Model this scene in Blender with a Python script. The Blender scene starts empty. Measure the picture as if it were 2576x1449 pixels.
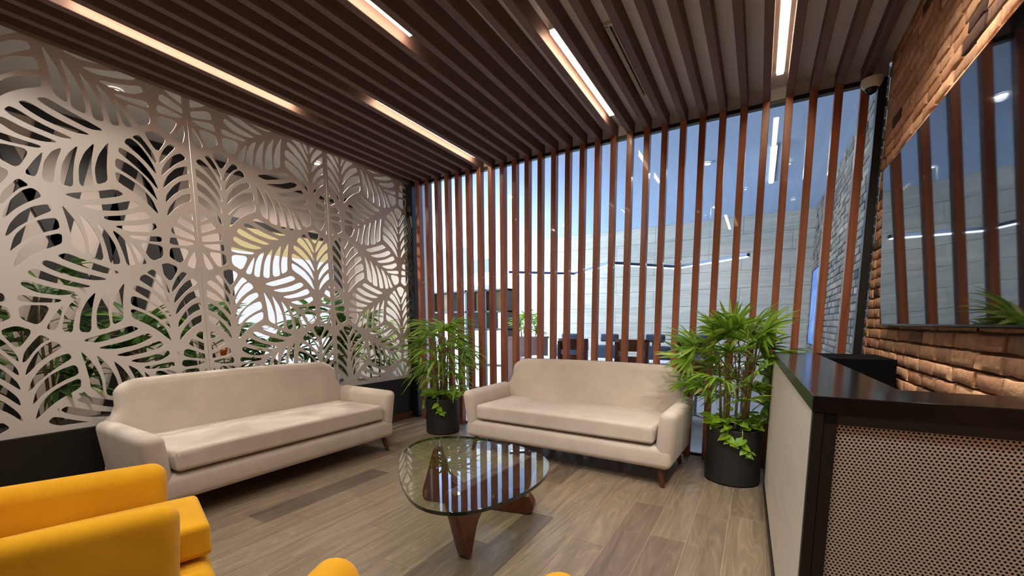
import bpy, bmesh, math, random
from mathutils import Vector, Matrix
random.seed(7)
S = bpy.context.scene
COL = S.collection
R_ = math.radians

# ------------------------------------------------------------------ camera
cam_d = bpy.data.cameras.new('camera')
cam = bpy.data.objects.new('camera', cam_d); COL.objects.link(cam)
cam_d.sensor_fit = 'HORIZONTAL'; cam_d.sensor_width = 36.0
cam_d.lens = 14.77; cam_d.shift_y = 0.0856; cam_d.clip_start = 0.02
right = Vector((0.86387, 0.50370, -0.00382)); down = Vector((0.05849, -0.10785, -0.99245)); fwd = Vector((-0.50031, 0.85712, -0.12263))
m = Matrix((right, -down, -fwd)).transposed().to_4x4(); m.translation = Vector((0, 0, 1.2))
cam.matrix_world = m
S.camera = cam

# ------------------------------------------------------------------ world, light, exposure
w = bpy.data.worlds.new('world'); S.world = w; w.use_nodes = True
w.node_tree.nodes['Background'].inputs[0].default_value = (0.75, 0.85, 1.0, 1)
w.node_tree.nodes['Background'].inputs[1].default_value = 0.25
S.view_settings.view_transform = 'Standard'; S.view_settings.look = 'None'
S.view_settings.exposure = 0.4; S.view_settings.gamma = 1.0; S.view_settings.use_curve_mapping = False
TUBE = 24.0          # linear lamps of the lounge
SPOT = 52.0          # downlights of the lounge (watts)
WARM = (1.0, 0.95, 0.88)
NEXT = 44.0           # added daylight pane that lights the next room

# ------------------------------------------------------------------ helpers
def lk(o, parent=None):
    COL.objects.link(o)
    if parent is not None: o.parent = parent
    return o
def tag(o, label=None, cat=None, group=None, kind=None):
    if label: o['label'] = label
    if cat: o['category'] = cat
    if group: o['group'] = group
    if kind: o['kind'] = kind
    return o
def empty(name, loc=(0, 0, 0), rz=0.0, parent=None):
    o = bpy.data.objects.new(name, None); lk(o, parent)
    o.location = loc; o.rotation_euler = (0, 0, rz); o.empty_display_size = 0.1
    return o
class MB:
    """collects shapes into one bmesh"""
    def __init__(s): s.bm = bmesh.new()
    def _merge(s, b, mat=None):
        if mat is not None: bmesh.ops.transform(b, matrix=mat, verts=b.verts)
        me = bpy.data.meshes.new('t'); b.to_mesh(me); b.free(); s.bm.from_mesh(me); bpy.data.meshes.remove(me); return s
    def box(s, x0, x1, y0, y1, z0, z1, r=0, seg=2, mat=None, fn=None):
        b = bmesh.new(); bmesh.ops.create_cube(b, size=1)
        for v in b.verts: v.co = Vector(((x0+x1)/2+v.co.x*(x1-x0), (y0+y1)/2+v.co.y*(y1-y0), (z0+z1)/2+v.co.z*(z1-z0)))
        if r: bmesh.ops.bevel(b, geom=list(b.edges), offset=r, segments=seg, profile=.5, affect='EDGES', clamp_overlap=True)
        if fn:
            for v in b.verts: v.co = Vector(fn(v.co))
        return s._merge(b, mat)
    def prism(s, pts, d, r=0, seg=3, mat=None, fn=None):
        """polygon in local XY extruded along +Z by d"""
        b = bmesh.new(); vs = [b.verts.new((p[0], p[1], 0)) for p in pts]; f = b.faces.new(vs)
        g = bmesh.ops.extrude_face_region(b, geom=[f]); nv = [e for e in g['geom'] if isinstance(e, bmesh.types.BMVert)]
        for v in nv: v.co.z = d
        bmesh.ops.recalc_face_normals(b, faces=b.faces)
        if r:
            ed = [e for e in b.edges if abs(e.verts[0].co.z-e.verts[1].co.z) < 1e-6]
            bmesh.ops.bevel(b, geom=ed, offset=r, segments=seg, profile=.5, affect='EDGES', clamp_overlap=True)
        if fn:
            for v in b.verts: v.co = Vector(fn(v.co))
        return s._merge(b, mat)
    def tube(s, pts, rad, n=8, cap=True):
        pts = [Vector(p) for p in pts]
        if not hasattr(rad, '__len__'): rad = [rad]*len(pts)
        rings = []
        for i, p in enumerate(pts):
            d = (pts[min(i+1, len(pts)-1)]-pts[max(i-1, 0)]).normalized()
            a = d.orthogonal().normalized() if abs(d.z) > .95 or d.length == 0 else d.cross(Vector((0, 0, 1))).normalized()
            c = d.cross(a)
            rings.append([s.bm.verts.new(p+(a*math.cos(t)+c*math.sin(t))*rad[i]) for t in [2*math.pi*k/n for k in range(n)]])
        for A, B in zip(rings, rings[1:]):
            for k in range(n): s.bm.faces.new((A[k], A[(k+1) % n], B[(k+1) % n], B[k]))
        if cap:
            s.bm.faces.new(rings[0]); s.bm.faces.new(rings[-1][::-1])
        return s
    def lathe(s, prof, n=40, c=(0, 0, 0)):
        rings = []
        for (r, z) in prof:
            rings.append([s.bm.verts.new((c[0]+r*math.cos(2*math.pi*k/n), c[1]+r*math.sin(2*math.pi*k/n), c[2]+z)) for k in range(n)] if r > 1e-6 else [s.bm.verts.new((c[0], c[1], c[2]+z))])
        for A, B in zip(rings, rings[1:]):
            for k in range(n):
                j = (k+1) % n
                if len(A) == 1 and len(B) == 1: continue
                if len(A) == 1: s.bm.faces.new((A[0], B[j], B[k]))
                elif len(B) == 1: s.bm.faces.new((A[k], A[j], B[0]))
                else: s.bm.faces.new((A[k], A[j], B[j], B[k]))
        return s
    def mesh(s, name, mat, smooth=None):
        bmesh.ops.recalc_face_normals(s.bm, faces=s.bm.faces)
        me = bpy.data.meshes.new(name); s.bm.to_mesh(me); s.bm.free()
        if mat is not None: me.materials.append(mat)
        if smooth is not None:
            me.polygons.foreach_set('use_smooth', [True]*len(me.polygons)); me.set_sharp_from_angle(angle=R_(smooth))
        return me
    def build(s, name, mat, parent=None, smooth=None):
        return lk(bpy.data.objects.new(name, s.mesh(name, mat, smooth)), parent)
def inst(name, me, parent=None, loc=(0, 0, 0), rot=(0, 0, 0), sc=(1, 1, 1)):
    o = bpy.data.objects.new(name, me); lk(o, parent); o.location = loc; o.rotation_euler = rot; o.scale = sc if hasattr(sc, '__len__') else (sc, sc, sc)
    return o
def copy_tree(o, parent=None):
    c = o.copy(); lk(c)
    if parent is not None: c.parent = parent
    for ch in list(o.children): copy_tree(ch, c)
    return c

# ------------------------------------------------------------------ materials
def srgb(r, g, b):
    f = lambda v: (v/255/12.92 if v/255 <= .04045 else ((v/255+.055)/1.055)**2.4)
    return (f(r), f(g), f(b), 1)
def mat(name, col, rough=.5, metal=0, spec=.5, emit=None, es=0, coat=0):
    M = bpy.data.materials.new(name); M.use_nodes = True; p = M.node_tree.nodes['Principled BSDF']
    p.inputs['Base Color'].default_value = col; p.inputs['Roughness'].default_value = rough; p.inputs['Metallic'].default_value = metal
    p.inputs['Specular IOR Level'].default_value = spec; p.inputs['Coat Weight'].default_value = coat
    if emit: p.inputs['Emission Color'].default_value = emit; p.inputs['Emission Strength'].default_value = es
    return M
def N(M, t, **k):
    n = M.node_tree.nodes.new(t)
    for a, b in k.items(): setattr(n, a, b)
    return n
def L(M, a, b): M.node_tree.links.new(a, b)
def P(M): return M.node_tree.nodes['Principled BSDF']
def ramp(M, stops):
    r = N(M, 'ShaderNodeValToRGB'); e = r.color_ramp.elements
    e[0].position, e[0].color = stops[0]; e[1].position, e[1].color = stops[-1]
    for p, c in stops[1:-1]:
        q = e.new(p); q.color = c
    return r
def noise(M, vec, scale, detail=4, rough=.5, dist=0):
    n = N(M, 'ShaderNodeTexNoise'); n.inputs['Scale'].default_value = scale; n.inputs['Detail'].default_value = detail
    n.inputs['Roughness'].default_value = rough; n.inputs['Distortion'].default_value = dist
    if vec is not None: L(M, vec, n.inputs['Vector'])
    return n
def coords(M, scale=(1, 1, 1), rand=None, which='Object'):
    t = N(M, 'ShaderNodeTexCoord'); mp = N(M, 'ShaderNodeMapping'); mp.inputs['Scale'].default_value = scale
    L(M, t.outputs[which], mp.inputs['Vector'])
    if rand:
        oi = N(M, 'ShaderNodeObjectInfo'); ml = N(M, 'ShaderNodeMath', operation='MULTIPLY'); ml.inputs[1].default_value = rand
        L(M, oi.outputs['Random'], ml.inputs[0]); L(M, ml.outputs[0], mp.inputs['Location'])
    return mp.outputs[0]
def bump(M, h, strength=.2, dist=.01):
    b = N(M, 'ShaderNodeBump'); b.inputs['Strength'].default_value = strength; b.inputs['Distance'].default_value = dist
    L(M, h, b.inputs['Height']); L(M, b.outputs[0], P(M).inputs['Normal'])
def wood(name, c0, c1, scale, rough=.4, coat=0, rand=40, spec=.5):
    M = mat(name, c0, rough, coat=coat, spec=spec); v = coords(M, scale, rand)
    n = noise(M, v, 1.0, 6, .6, .6); r = ramp(M, [(.3, c0), (.7, c1)]); L(M, n.outputs['Fac'], r.inputs[0]); L(M, r.outputs[0], P(M).inputs['Base Color'])
    bump(M, n.outputs['Fac'], .12, .003)
    return M
def fabric(name, c0, c1):
    M = mat(name, c0, .9, spec=.2); v = coords(M)
    n = noise(M, v, 6, 4, .6); r = ramp(M, [(.3, c0), (.7, c1)]); L(M, n.outputs['Fac'], r.inputs[0]); L(M, r.outputs[0], P(M).inputs['Base Color'])
    n2 = noise(M, v, 500, 2); bump(M, n2.outputs['Fac'], .15, .002)
    P(M).inputs['Sheen Weight'].default_value = .15
    return M
def glow(name, col, s):
    M = bpy.data.materials.new(name); M.use_nodes = True; nt = M.node_tree; nt.nodes.clear()
    o = nt.nodes.new('ShaderNodeOutputMaterial'); e = nt.nodes.new('ShaderNodeEmission'); e.inputs[0].default_value = (*col[:3], 1); e.inputs[1].default_value = s
    nt.links.new(e.outputs[0], o.inputs[0]); return M
def thin_glass(name, tint, ior=1.5, rough=.0):
    M = bpy.data.materials.new(name); M.use_nodes = True; nt = M.node_tree; nt.nodes.clear()
    o = nt.nodes.new('ShaderNodeOutputMaterial'); t = nt.nodes.new('ShaderNodeBsdfTransparent'); g = nt.nodes.new('ShaderNodeBsdfGlossy')
    fr = nt.nodes.new('ShaderNodeFresnel'); mx = nt.nodes.new('ShaderNodeMixShader'); fr.inputs[0].default_value = ior
    t.inputs[0].default_value = (*tint, 1); g.inputs['Roughness'].default_value = rough; g.inputs['Color'].default_value = (1, 1, 1, 1)
    ge = nt.nodes.new('ShaderNodeNewGeometry'); sb = nt.nodes.new('ShaderNodeMath'); sb.operation = 'SUBTRACT'; sb.inputs[0].default_value = 1.0; ml = nt.nodes.new('ShaderNodeMath'); ml.operation = 'MULTIPLY'
    nt.links.new(ge.outputs['Backfacing'], sb.inputs[1]); nt.links.new(fr.outputs[0], ml.inputs[0]); nt.links.new(sb.outputs[0], ml.inputs[1])
    nt.links.new(ml.outputs[0], mx.inputs[0]); nt.links.new(t.outputs[0], mx.inputs[1]); nt.links.new(g.outputs[0], mx.inputs[2]); nt.links.new(mx.outputs[0], o.inputs[0])
    return M
def island_col(name, stops, rough=.85, nscale=25, bumpd=.01):
    """colour picked per mesh island, with mottling"""
    M = mat(name, stops[0][1], rough, spec=.3); g = N(M, 'ShaderNodeNewGeometry'); oi = N(M, 'ShaderNodeObjectInfo')
    ad = N(M, 'ShaderNodeMath', operation='ADD'); fr = N(M, 'ShaderNodeMath', operation='FRACT')
    L(M, g.outputs['Random Per Island'], ad.inputs[0]); L(M, oi.outputs['Random'], ad.inputs[1]); L(M, ad.outputs[0], fr.inputs[0])
    r = ramp(M, stops); L(M, fr.outputs[0], r.inputs[0])
    v = N(M, 'ShaderNodeNewGeometry').outputs['Position']
    n = noise(M, v, nscale, 6, .65); mx = N(M, 'ShaderNodeMix', data_type='RGBA', blend_type='MULTIPLY'); mx.inputs[0].default_value = .75
    r2 = ramp(M, [(.25, (.55, .52, .5, 1)), (.75, (1.25, 1.2, 1.15, 1))]); L(M, n.outputs['Fac'], r2.inputs[0])
    L(M, r.outputs[0], mx.inputs[6]); L(M, r2.outputs[0], mx.inputs[7]); L(M, mx.outputs[2], P(M).inputs['Base Color'])
    bump(M, n.outputs['Fac'], .5, bumpd)
    return M

M_slat = wood('slat_wood', srgb(122, 68, 46), srgb(170, 106, 76), (14, 14, .9), .32, .15)
M_cslat = wood('ceiling_slat_wood', srgb(98, 76, 72), srgb(118, 94, 90), (16, .8, 16), .55, 0, spec=.25)
M_walnut = wood('walnut', srgb(66, 32, 20), srgb(100, 52, 32), (9, 2.5, 9), .35, .1)
M_beige = fabric('beige_fabric', srgb(196, 184, 172), srgb(208, 196, 184))
M_yellow = fabric('yellow_fabric', srgb(206, 148, 16), srgb(220, 163, 26))
M_black = mat('black_paint', srgb(22, 21, 21), .45)
M_blackgloss = mat('black_gloss_top', srgb(16, 14, 13), .16, spec=.35)
M_pot = mat('charcoal_pot', srgb(36, 36, 36), .5)
M_screen = mat('screen_metal', srgb(224, 219, 217), .5, .15)
M_ceil = mat('ceiling_paint', srgb(240, 236, 246), .8)
M_white = mat('white_paint', srgb(225, 224, 222), .7)
M_steel = mat('steel', srgb(190, 190, 190), .3, 1)
M_plastic = mat('white_plastic', srgb(225, 222, 215), .35)
M_side = wood('counter_laminate', srgb(214, 209, 201), srgb(226, 221, 213), (1.2, 1.2, 9), .5, 0, 5)
M_perf = mat('perforated_sheet', srgb(206, 196, 184), .45, .2)
M_tube = glow('tube_light', (1.0, .78, .52), TUBE)
M_soil = mat('soil', srgb(45, 33, 25), .95)
M_glass = thin_glass('partition_glass', (.93, .96, .98), 1.45)

# ================================================================== SETTING
XL, XR, YB, YN = -3.84, 0.70, 4.0, -2.2     # screen plane, brick wall, slat plane, wall behind the camera
ZC, ZS = 3.0, 2.89                           # ceiling, underside of the slats
X0, DX, SW = -3.664, 0.1496, 0.05            # slat rhythm
# ---- floor of the lounge: a screed with every plank on it
floor = tag(MB().box(-3.9, 0.75, YN, 4.1, -.06, -.002).build('floor', mat('floor_joint', srgb(176, 152, 124), .8)), kind='structure')
def plank_mat():
    M = mat('oak_plank', (.3, .2, .1, 1), .33, spec=.4); oi = N(M, 'ShaderNodeObjectInfo')
    v = coords(M, (11, 1.0, 11), 60); n = noise(M, v, 1.3, 8, .62, 1.6)
    v2 = coords(M, (7, .8, 7), 30); n2 = noise(M, v2, 1.0, 2, .4, .6)
    r = ramp(M, [(.28, (.58, .55, .52, 1)), (.5, (.95, .95, .95, 1)), (.74, (1.22, 1.2, 1.16, 1))]); L(M, n.outputs['Fac'], r.inputs[0])
    ml = N(M, 'ShaderNodeMath', operation='MULTIPLY'); ml.inputs[1].default_value = 70.0; sn = N(M, 'ShaderNodeMath', operation='SINE')
    L(M, n2.outputs['Fac'], ml.inputs[0]); L(M, ml.outputs[0], sn.inputs[0])
    r2 = ramp(M, [(.0, (.90, .90, .90, 1)), (.6, (1, 1, 1, 1)), (.92, (1.14, 1.12, 1.09, 1)), (1, (1.18, 1.16, 1.12, 1))]); L(M, sn.outputs[0], r2.inputs[0])
    a = N(M, 'ShaderNodeMix', data_type='RGBA', blend_type='MULTIPLY'); a.inputs[0].default_value = .8; L(M, oi.outputs['Color'], a.inputs[6]); L(M, r.outputs[0], a.inputs[7])
    b = N(M, 'ShaderNodeMix', data_type='RGBA', blend_type='MULTIPLY'); b.inputs[0].default_value = .8; L(M, a.outputs[2], b.inputs[6]); L(M, r2.outputs[0], b.inputs[7])
    L(M, b.outputs[2], P(M).inputs['Base Color']); bump(M, n.outputs['Fac'], .1, .002); return M
M_plank = plank_mat()
PW, PL = 0.188, 1.0
me_plank = MB().box(-PW/2+.0013, PW/2-.0013, -PL/2+.0013, PL/2-.0013, -.02, 0, .0006, 1).mesh('plank', M_plank)
starts = {0: .775, 1: .36, 2: .78, 3: .1, 4: .55, 5: .28, 6: .81, 7: .42, 8: .04, 9: .65, 10: .2, 11: .88, 12: .5, 13: .34, 14: .7}
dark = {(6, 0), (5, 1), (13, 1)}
for k in range(-4, 20):
    xc = -0.09 - PW*k - PW/2
    if xc > .72: continue
    s0 = starts.get(k, random.random())
    for j in range(-3, 5):
        y = s0+j; 
        if y > 4.0 or y < YN-.5: continue
        y0, y1 = max(y, YN), min(y+1, 4.1)
        if y1-y0 < .06: continue
        o = inst('plank', me_plank, floor, (xc, (y0+y1)/2, 0), (0, 0, 0), (1, (y1-y0)/PL, 1))
        t = random.random()
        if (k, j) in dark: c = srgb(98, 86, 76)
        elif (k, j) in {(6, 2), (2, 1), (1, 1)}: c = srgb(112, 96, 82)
        else: c = srgb(124+13*t, 109+12*t, 92+11*t)
        o.color = c
# ---- ceiling with its slats
ceiling = tag(MB().box(-3.9, 0.75, YN, 4.1, ZC, ZC+.08).build('ceiling', M_ceil), kind='structure')
me_cs = MB().box(0, SW, YN, YB+.053, ZS, ZC-.004, .003, 1).mesh('slat', M_cslat)
for i in range(-1, 29): inst('slat', me_cs, ceiling, (X0+DX*i, 0, 0))
# ---- right wall of bricks
M_mortar = mat('mortar', srgb(96, 72, 56), .95)
wall_right = tag(MB().box(XR, XR+.15, YN, 4.12, 0, ZC).build('wall_right', M_mortar), kind='structure')
M_brick = island_col('brick', [(0, srgb(198, 150, 116)), (.3, srgb(218, 170, 132)), (.6, srgb(226, 182, 144)), (.8, srgb(190, 138, 106)), (.9, srgb(204, 162, 130)), (.955, srgb(92, 66, 54)), (1, srgb(84, 64, 54))], .85, 28, .012)
CH, BL = 0.0685, 0.205
def brick_bm(b, y0, y1, z0, z1, x, s):
    """uneven hand-made brick: face proud of the mortar, wobbly rounded edge"""
    rd = random.Random(s); n = 4
    ring = []
    for i in range(n): ring.append((y0+(y1-y0)*i/n, z0))
    for i in range(2): ring.append((y1, z0+(z1-z0)*i/2))
    for i in range(n): ring.append((y1-(y1-y0)*i/n, z1))
    for i in range(2): ring.append((y0, z1-(z1-z0)*i/2))
    cy, cz = (y0+y1)/2, (z0+z1)/2
    j = [(p[0]+rd.uniform(-.003, .003), p[1]+rd.uniform(-.003, .003)) for p in ring]
    pr = rd.uniform(-.004, .005)
    A = [b.verts.new((x+.004, *p)) for p in j]
    B = [b.verts.new((x-.012-pr+rd.uniform(-.002, .002), cy+(p[0]-cy)*.99, cz+(p[1]-cz)*.975)) for p in j]
    C = [b.verts.new((x-.0155-pr+rd.uniform(-.0015, .0015), cy+(p[0]-cy)*.95, cz+(p[1]-cz)*.86)) for p in j]
    D = [b.verts.new((x-.0158-pr, cy+t*(y1-y0)*.3, cz)) for t in (-1, 1)]
    m_ = len(j)
    for P_, Q in ((A, B), (B, C)):
        for k in range(m_): b.faces.new((P_[k], Q[k], Q[(k+1) % m_], P_[(k+1) % m_]))
    for k in range(m_):
        q = (k+1) % m_
        d0 = D[0] if j[k][0] < cy else D[1]; d1 = D[0] if j[q][0] < cy else D[1]
        if d0 is d1: b.faces.new((C[k], d0, C[q]))
        else: b.faces.new((C[k], d0, d1, C[q]))
def layout(yA, yB, zA, zB, seed):
    rd = random.Random(seed); out = []; z = zA; row = 0
    while z+CH*.8 < zB:
        y = yA-rd.random()*.1-(BL/2 if row % 2 else 0)
        h = CH+rd.uniform(-.002, .002)
        while y < yB:
            l = BL*rd.choice((.8, 1, 1, 1, 1.1)); a, c = max(y, yA), min(y+l-.011, yB)
            if c-a > .035: out.append((a, c, z+.005, z+h-.005))
            y += l
        z += h; row += 1
    return out
allb = layout(YN, 4.03, 0.0, ZC, 5); single, rest = [], []
for q in allb:
    yc, zc = (q[0]+q[1])/2, (q[2]+q[3])/2
    hid = 1.75 < yc < 3.3 and 1.28 < zc < 2.0
    (single if (q[1] > 1.72 and zc > .93 and not hid) else rest).append(q)
single.sort(key=lambda q: q[0]); 
if len(single) > 300: rest += single[300:]; single = single[:300]
for n_, q in enumerate(single):
    b = MB(); yc, zc = (q[0]+q[1])/2, (q[2]+q[3])/2
    brick_bm(b.bm, q[0]-yc, q[1]-yc, q[2]-zc, q[3]-zc, 0, n_); o = b.build('brick', M_brick, wall_right, 60); o.location = (XR, yc, zc)
b = MB()
for n_, q in enumerate(rest): brick_bm(b.bm, *q, XR, 1000+n_)
tag(b.build('brickwork', M_brick, wall_right, 60), kind='stuff')
# ---- wall behind the camera
tag(MB().box(-3.9, 0.75, YN-.12, YN, 0, ZC).build('wall_front', M_white), kind='structure')
# ---- left: black low wall with the leaf screen on it
wall_left = tag(MB().box(XL-.11, XL-.008+.03, YN, 4.05, 0.0, .522).build('wall_left', M_black), kind='structure')
tag(MB().box(XL+.022, XL+.036, YN, 3.97, 0, .09).build('baseboard_left', M_walnut), kind='structure')
tag(MB().box(XL-.05, XL+.10, 4.0, 4.08, 0, ZC, .004, 1).build('trim_1', M_black), kind='structure')
tag(MB().box(.625, .672, 4.02, 4.10, 0, ZS, .003, 1).build('trim_2', M_black), kind='structure')

# ---- leaf screen: cut sheets (holes of one repeat; glide repeat up, mirrored sheet by sheet)
HOLES = [[[0.905,1.631],[0.97,1.659],[1.037,1.63],[0.975,1.518]],[[0.838,1.577],[0.875,1.604],[0.905,1.564],[0.947,1.504],[0.965,1.441],[0.952,1.448],[0.914,1.509],[0.878,1.554]],[[0.793,1.523],[0.804,1.547],[0.827,1.561],[0.864,1.537],[0.911,1.477],[0.945,1.407],[0.962,1.359],[0.946,1.379],[0.907,1.429],[0.864,1.47],[0.822,1.502]],[[0.753,1.451],[0.761,1.478],[0.782,1.474],[0.837,1.448],[0.891,1.396],[0.932,1.333],[0.96,1.261],[0.947,1.273],[0.911,1.321],[0.862,1.367],[0.808,1.412]],[[0.73,1.346],[0.733,1.388],[0.745,1.403],[0.805,1.38],[0.866,1.339],[0.92,1.268],[0.952,1.17],[0.934,1.199],[0.891,1.248],[0.842,1.287],[0.793,1.317]],[[0.729,1.258],[0.724,1.304],[0.737,1.31],[0.796,1.282],[0.857,1.243],[0.912,1.179],[0.948,1.079],[0.926,1.104],[0.87,1.164],[0.809,1.21],[0.761,1.236]],[[0.979,1.445],[0.986,1.483],[1.02,1.555],[1.06,1.605],[1.087,1.59],[1.047,1.541],[1.007,1.484]],[[0.986,1.36],[0.993,1.401],[1.027,1.469],[1.075,1.526],[1.122,1.559],[1.153,1.533],[1.086,1.481],[1.03,1.42]],[[0.985,1.269],[1.0,1.319],[1.033,1.378],[1.082,1.439],[1.164,1.482],[1.164,1.431],[1.101,1.398],[1.037,1.337]],[[0.995,1.174],[1.006,1.228],[1.056,1.304],[1.104,1.352],[1.163,1.38],[1.167,1.332],[1.107,1.301],[1.052,1.253]],[[0.993,1.073],[1.013,1.136],[1.063,1.211],[1.111,1.254],[1.167,1.282],[1.162,1.231],[1.098,1.194],[1.042,1.143]],[[0.393,1.637],[0.432,1.656],[0.522,1.619],[0.695,1.563],[0.621,1.548],[0.518,1.58],[0.422,1.617]],[[0.315,1.585],[0.346,1.602],[0.471,1.545],[0.63,1.51],[0.54,1.5],[0.42,1.523],[0.342,1.56]],[[0.255,1.519],[0.28,1.547],[0.396,1.49],[0.536,1.457],[0.476,1.446],[0.36,1.47],[0.278,1.498]],[[0.22,1.443],[0.232,1.474],[0.324,1.437],[0.466,1.411],[0.387,1.393],[0.288,1.402]],[[0.199,1.351],[0.204,1.383],[0.298,1.368],[0.384,1.362],[0.369,1.348],[0.251,1.344]],[[0.199,1.319],[0.333,1.324],[0.272,1.202],[0.2,1.242]],[[0.299,1.181],[0.348,1.267],[0.388,1.333],[0.372,1.277],[0.342,1.173]],[[0.369,1.167],[0.393,1.278],[0.431,1.347],[0.474,1.383],[0.441,1.298],[0.424,1.229],[0.413,1.155]],[[0.448,1.161],[0.468,1.279],[0.505,1.36],[0.552,1.425],[0.525,1.341],[0.509,1.25],[0.502,1.156]],[[0.536,1.171],[0.545,1.291],[0.579,1.384],[0.634,1.471],[0.609,1.375],[0.597,1.282],[0.603,1.188]],[[0.619,1.203],[0.623,1.303],[0.651,1.398],[0.708,1.504],[0.686,1.4],[0.677,1.315],[0.675,1.238]],[[1.11,2.041],[1.132,2.066],[1.164,2.066],[1.165,2.004],[1.129,2.026]],[[1.053,1.975],[1.079,2.012],[1.12,1.992],[1.168,1.965],[1.164,1.918],[1.11,1.944]],[[1.015,1.888],[1.021,1.924],[1.042,1.935],[1.113,1.906],[1.167,1.882],[1.164,1.855],[1.075,1.87]],[[0.997,1.812],[1.004,1.847],[1.031,1.85],[1.163,1.83],[1.106,1.809],[1.014,1.804]],[[0.988,1.715],[0.998,1.776],[1.122,1.782],[1.058,1.667],[0.998,1.702]],[[1.093,1.657],[1.133,1.736],[1.166,1.782],[1.157,1.714],[1.138,1.637]]]
W_, V_, UC = 1.185, .923, .573
def smooth_poly(h, grow=.0044):
    h = [Vector(p) for p in h]; n = len(h)
    ar = sum(h[i].x*h[(i+1) % n].y-h[(i+1) % n].x*h[i].y for i in range(n)); sg = 1 if ar > 0 else -1
    o = []
    for i in range(n):
        a, b_, c = h[i-1], h[i], h[(i+1) % n]
        n1 = Vector(((b_-a).y, -(b_-a).x)).normalized()*sg; n2 = Vector(((c-b_).y, -(c-b_).x)).normalized()*sg
        mm = (n1+n2); o.append(b_+(mm.normalized() if mm.length > .4 else mm)*grow)
    for _ in range(2):
        q = []
        for i in range(n):
            a, b_ = o[i], o[(i+1) % n]; q += [a*.82+b_*.18, a*.18+b_*.82]
        o = q; n = len(o)
    return o
def clip(h, axis, lim, keep_less):
    out = []; n = len(h); ins = lambda p: (p[axis] <= lim) if keep_less else (p[axis] >= lim)
    for i in range(n):
        a, b_ = h[i], h[(i+1) % n]
        if ins(a): out.append(a)
        if ins(a) != ins(b_):
            t = (lim-a[axis])/(b_[axis]-a[axis]); out.append(a+(b_-a)*t)
    return out
def sheet_mesh(mirror):
    cu = bpy.data.curves.new('c', 'CURVE'); cu.dimensions = '2D'; cu.fill_mode = 'BOTH'; cu.extrude = .003
    z0, z1 = .525, 2.96
    def spl(pts):
        s_ = cu.splines.new('POLY'); s_.points.add(len(pts)-1); s_.use_cyclic_u = True
        for i, p in enumerate(pts): s_.points[i].co = (p[0], p[1], 0, 1)
    spl([(0.001, z0), (W_-.001, z0), (W_-.001, z1), (.001, z1)])
    for h0 in HOLES:
        h1 = smooth_poly(h0)
        for k in range(-3, 4):
            for g in (0, 1):
                h = [Vector((2*UC-p.x, p.y+V_/2+k*V_)) if g else Vector((p.x, p.y+k*V_)) for p in h1]
                for ax, lim, le in ((0, .026, False), (0, W_-.026, True), (1, z0+.035, False), (1, z1-.02, True)):
                    h = clip(h, ax, lim, le)
                    if len(h) < 3: break
                if len(h) < 3: continue
                ar = abs(sum(h[i].x*h[(i+1) % len(h)].y-h[(i+1) % len(h)].x*h[i].y for i in range(len(h))))/2
                if ar < 8e-5: continue
                q = [h[0]]
                for p in h[1:]:
                    if (p-q[-1]).length > .0015: q.append(p)
                if len(q) < 3: continue
                spl([(W_-p.x, p.y) if mirror else (p.x, p.y) for p in q])
    ob = bpy.data.objects.new('c', cu); COL.objects.link(ob); bpy.context.view_layer.update()
    me = bpy.data.meshes.new_from_object(ob.evaluated_get(bpy.context.evaluated_depsgraph_get()))
    bpy.data.objects.remove(ob); bpy.data.curves.remove(cu); me.name = 'panel'; me.materials.clear(); me.materials.append(M_screen)
    # local (x,y,z) -> (thickness, along wall, up)
    for v in me.vertices: x, y, z = v.co; v.co = (z, x, y)
    me.flip_normals(); me.update(); return me
sc_me = [sheet_mesh(False), sheet_mesh(True)]
leaf_screen = tag(empty('leaf_screen', (XL, .515, .525)), 'tall pale metal screen cut with leaf shapes on the black low wall', 'screen')
for k, y in enumerate((-.67, .515, 1.70, 2.885)): inst('panel', sc_me[(k+1) % 2], leaf_screen, (0, y-.515, -.525))

# ---- slat screen in front of the glass
slat_screen = tag(empty('slat_screen', (X0, YB, 0)), 'row of upright brown wooden slats standing before the glass wall', 'screen')
me_vs = MB().box(0, SW, -.02, .055, .0, ZS+.001, .003, 2).mesh('slat', M_slat)
for i in range(29): inst('slat', me_vs, slat_screen, (DX*i, 0, 0), (0, 0, random.uniform(-.02, .02)))
MB().box(-.07, XR-X0-.06, -.0, .052, ZS-.032, ZS+.0, .003, 1).build('top_rail', M_black, slat_screen)
MB().box(-.07, XR-X0-.06, .056, .085, 0, .022).build('bottom_track', M_black, slat_screen)
tag(MB().box(XL+.1, XR-.02, 4.06, 4.09, ZS-.002, ZC).build('trim_3', M_ceil), kind='structure')
# ---- glass wall
win = tag(empty('window_1', (-1.55, 4.1, 0)), kind='structure')
MB().box(XL+.1+1.55, XR-.03+1.55, -.004, .004, .02, ZS).build('pane', M_glass, win)
win['label'] = 'clear glass wall behind the wooden slats'

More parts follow.
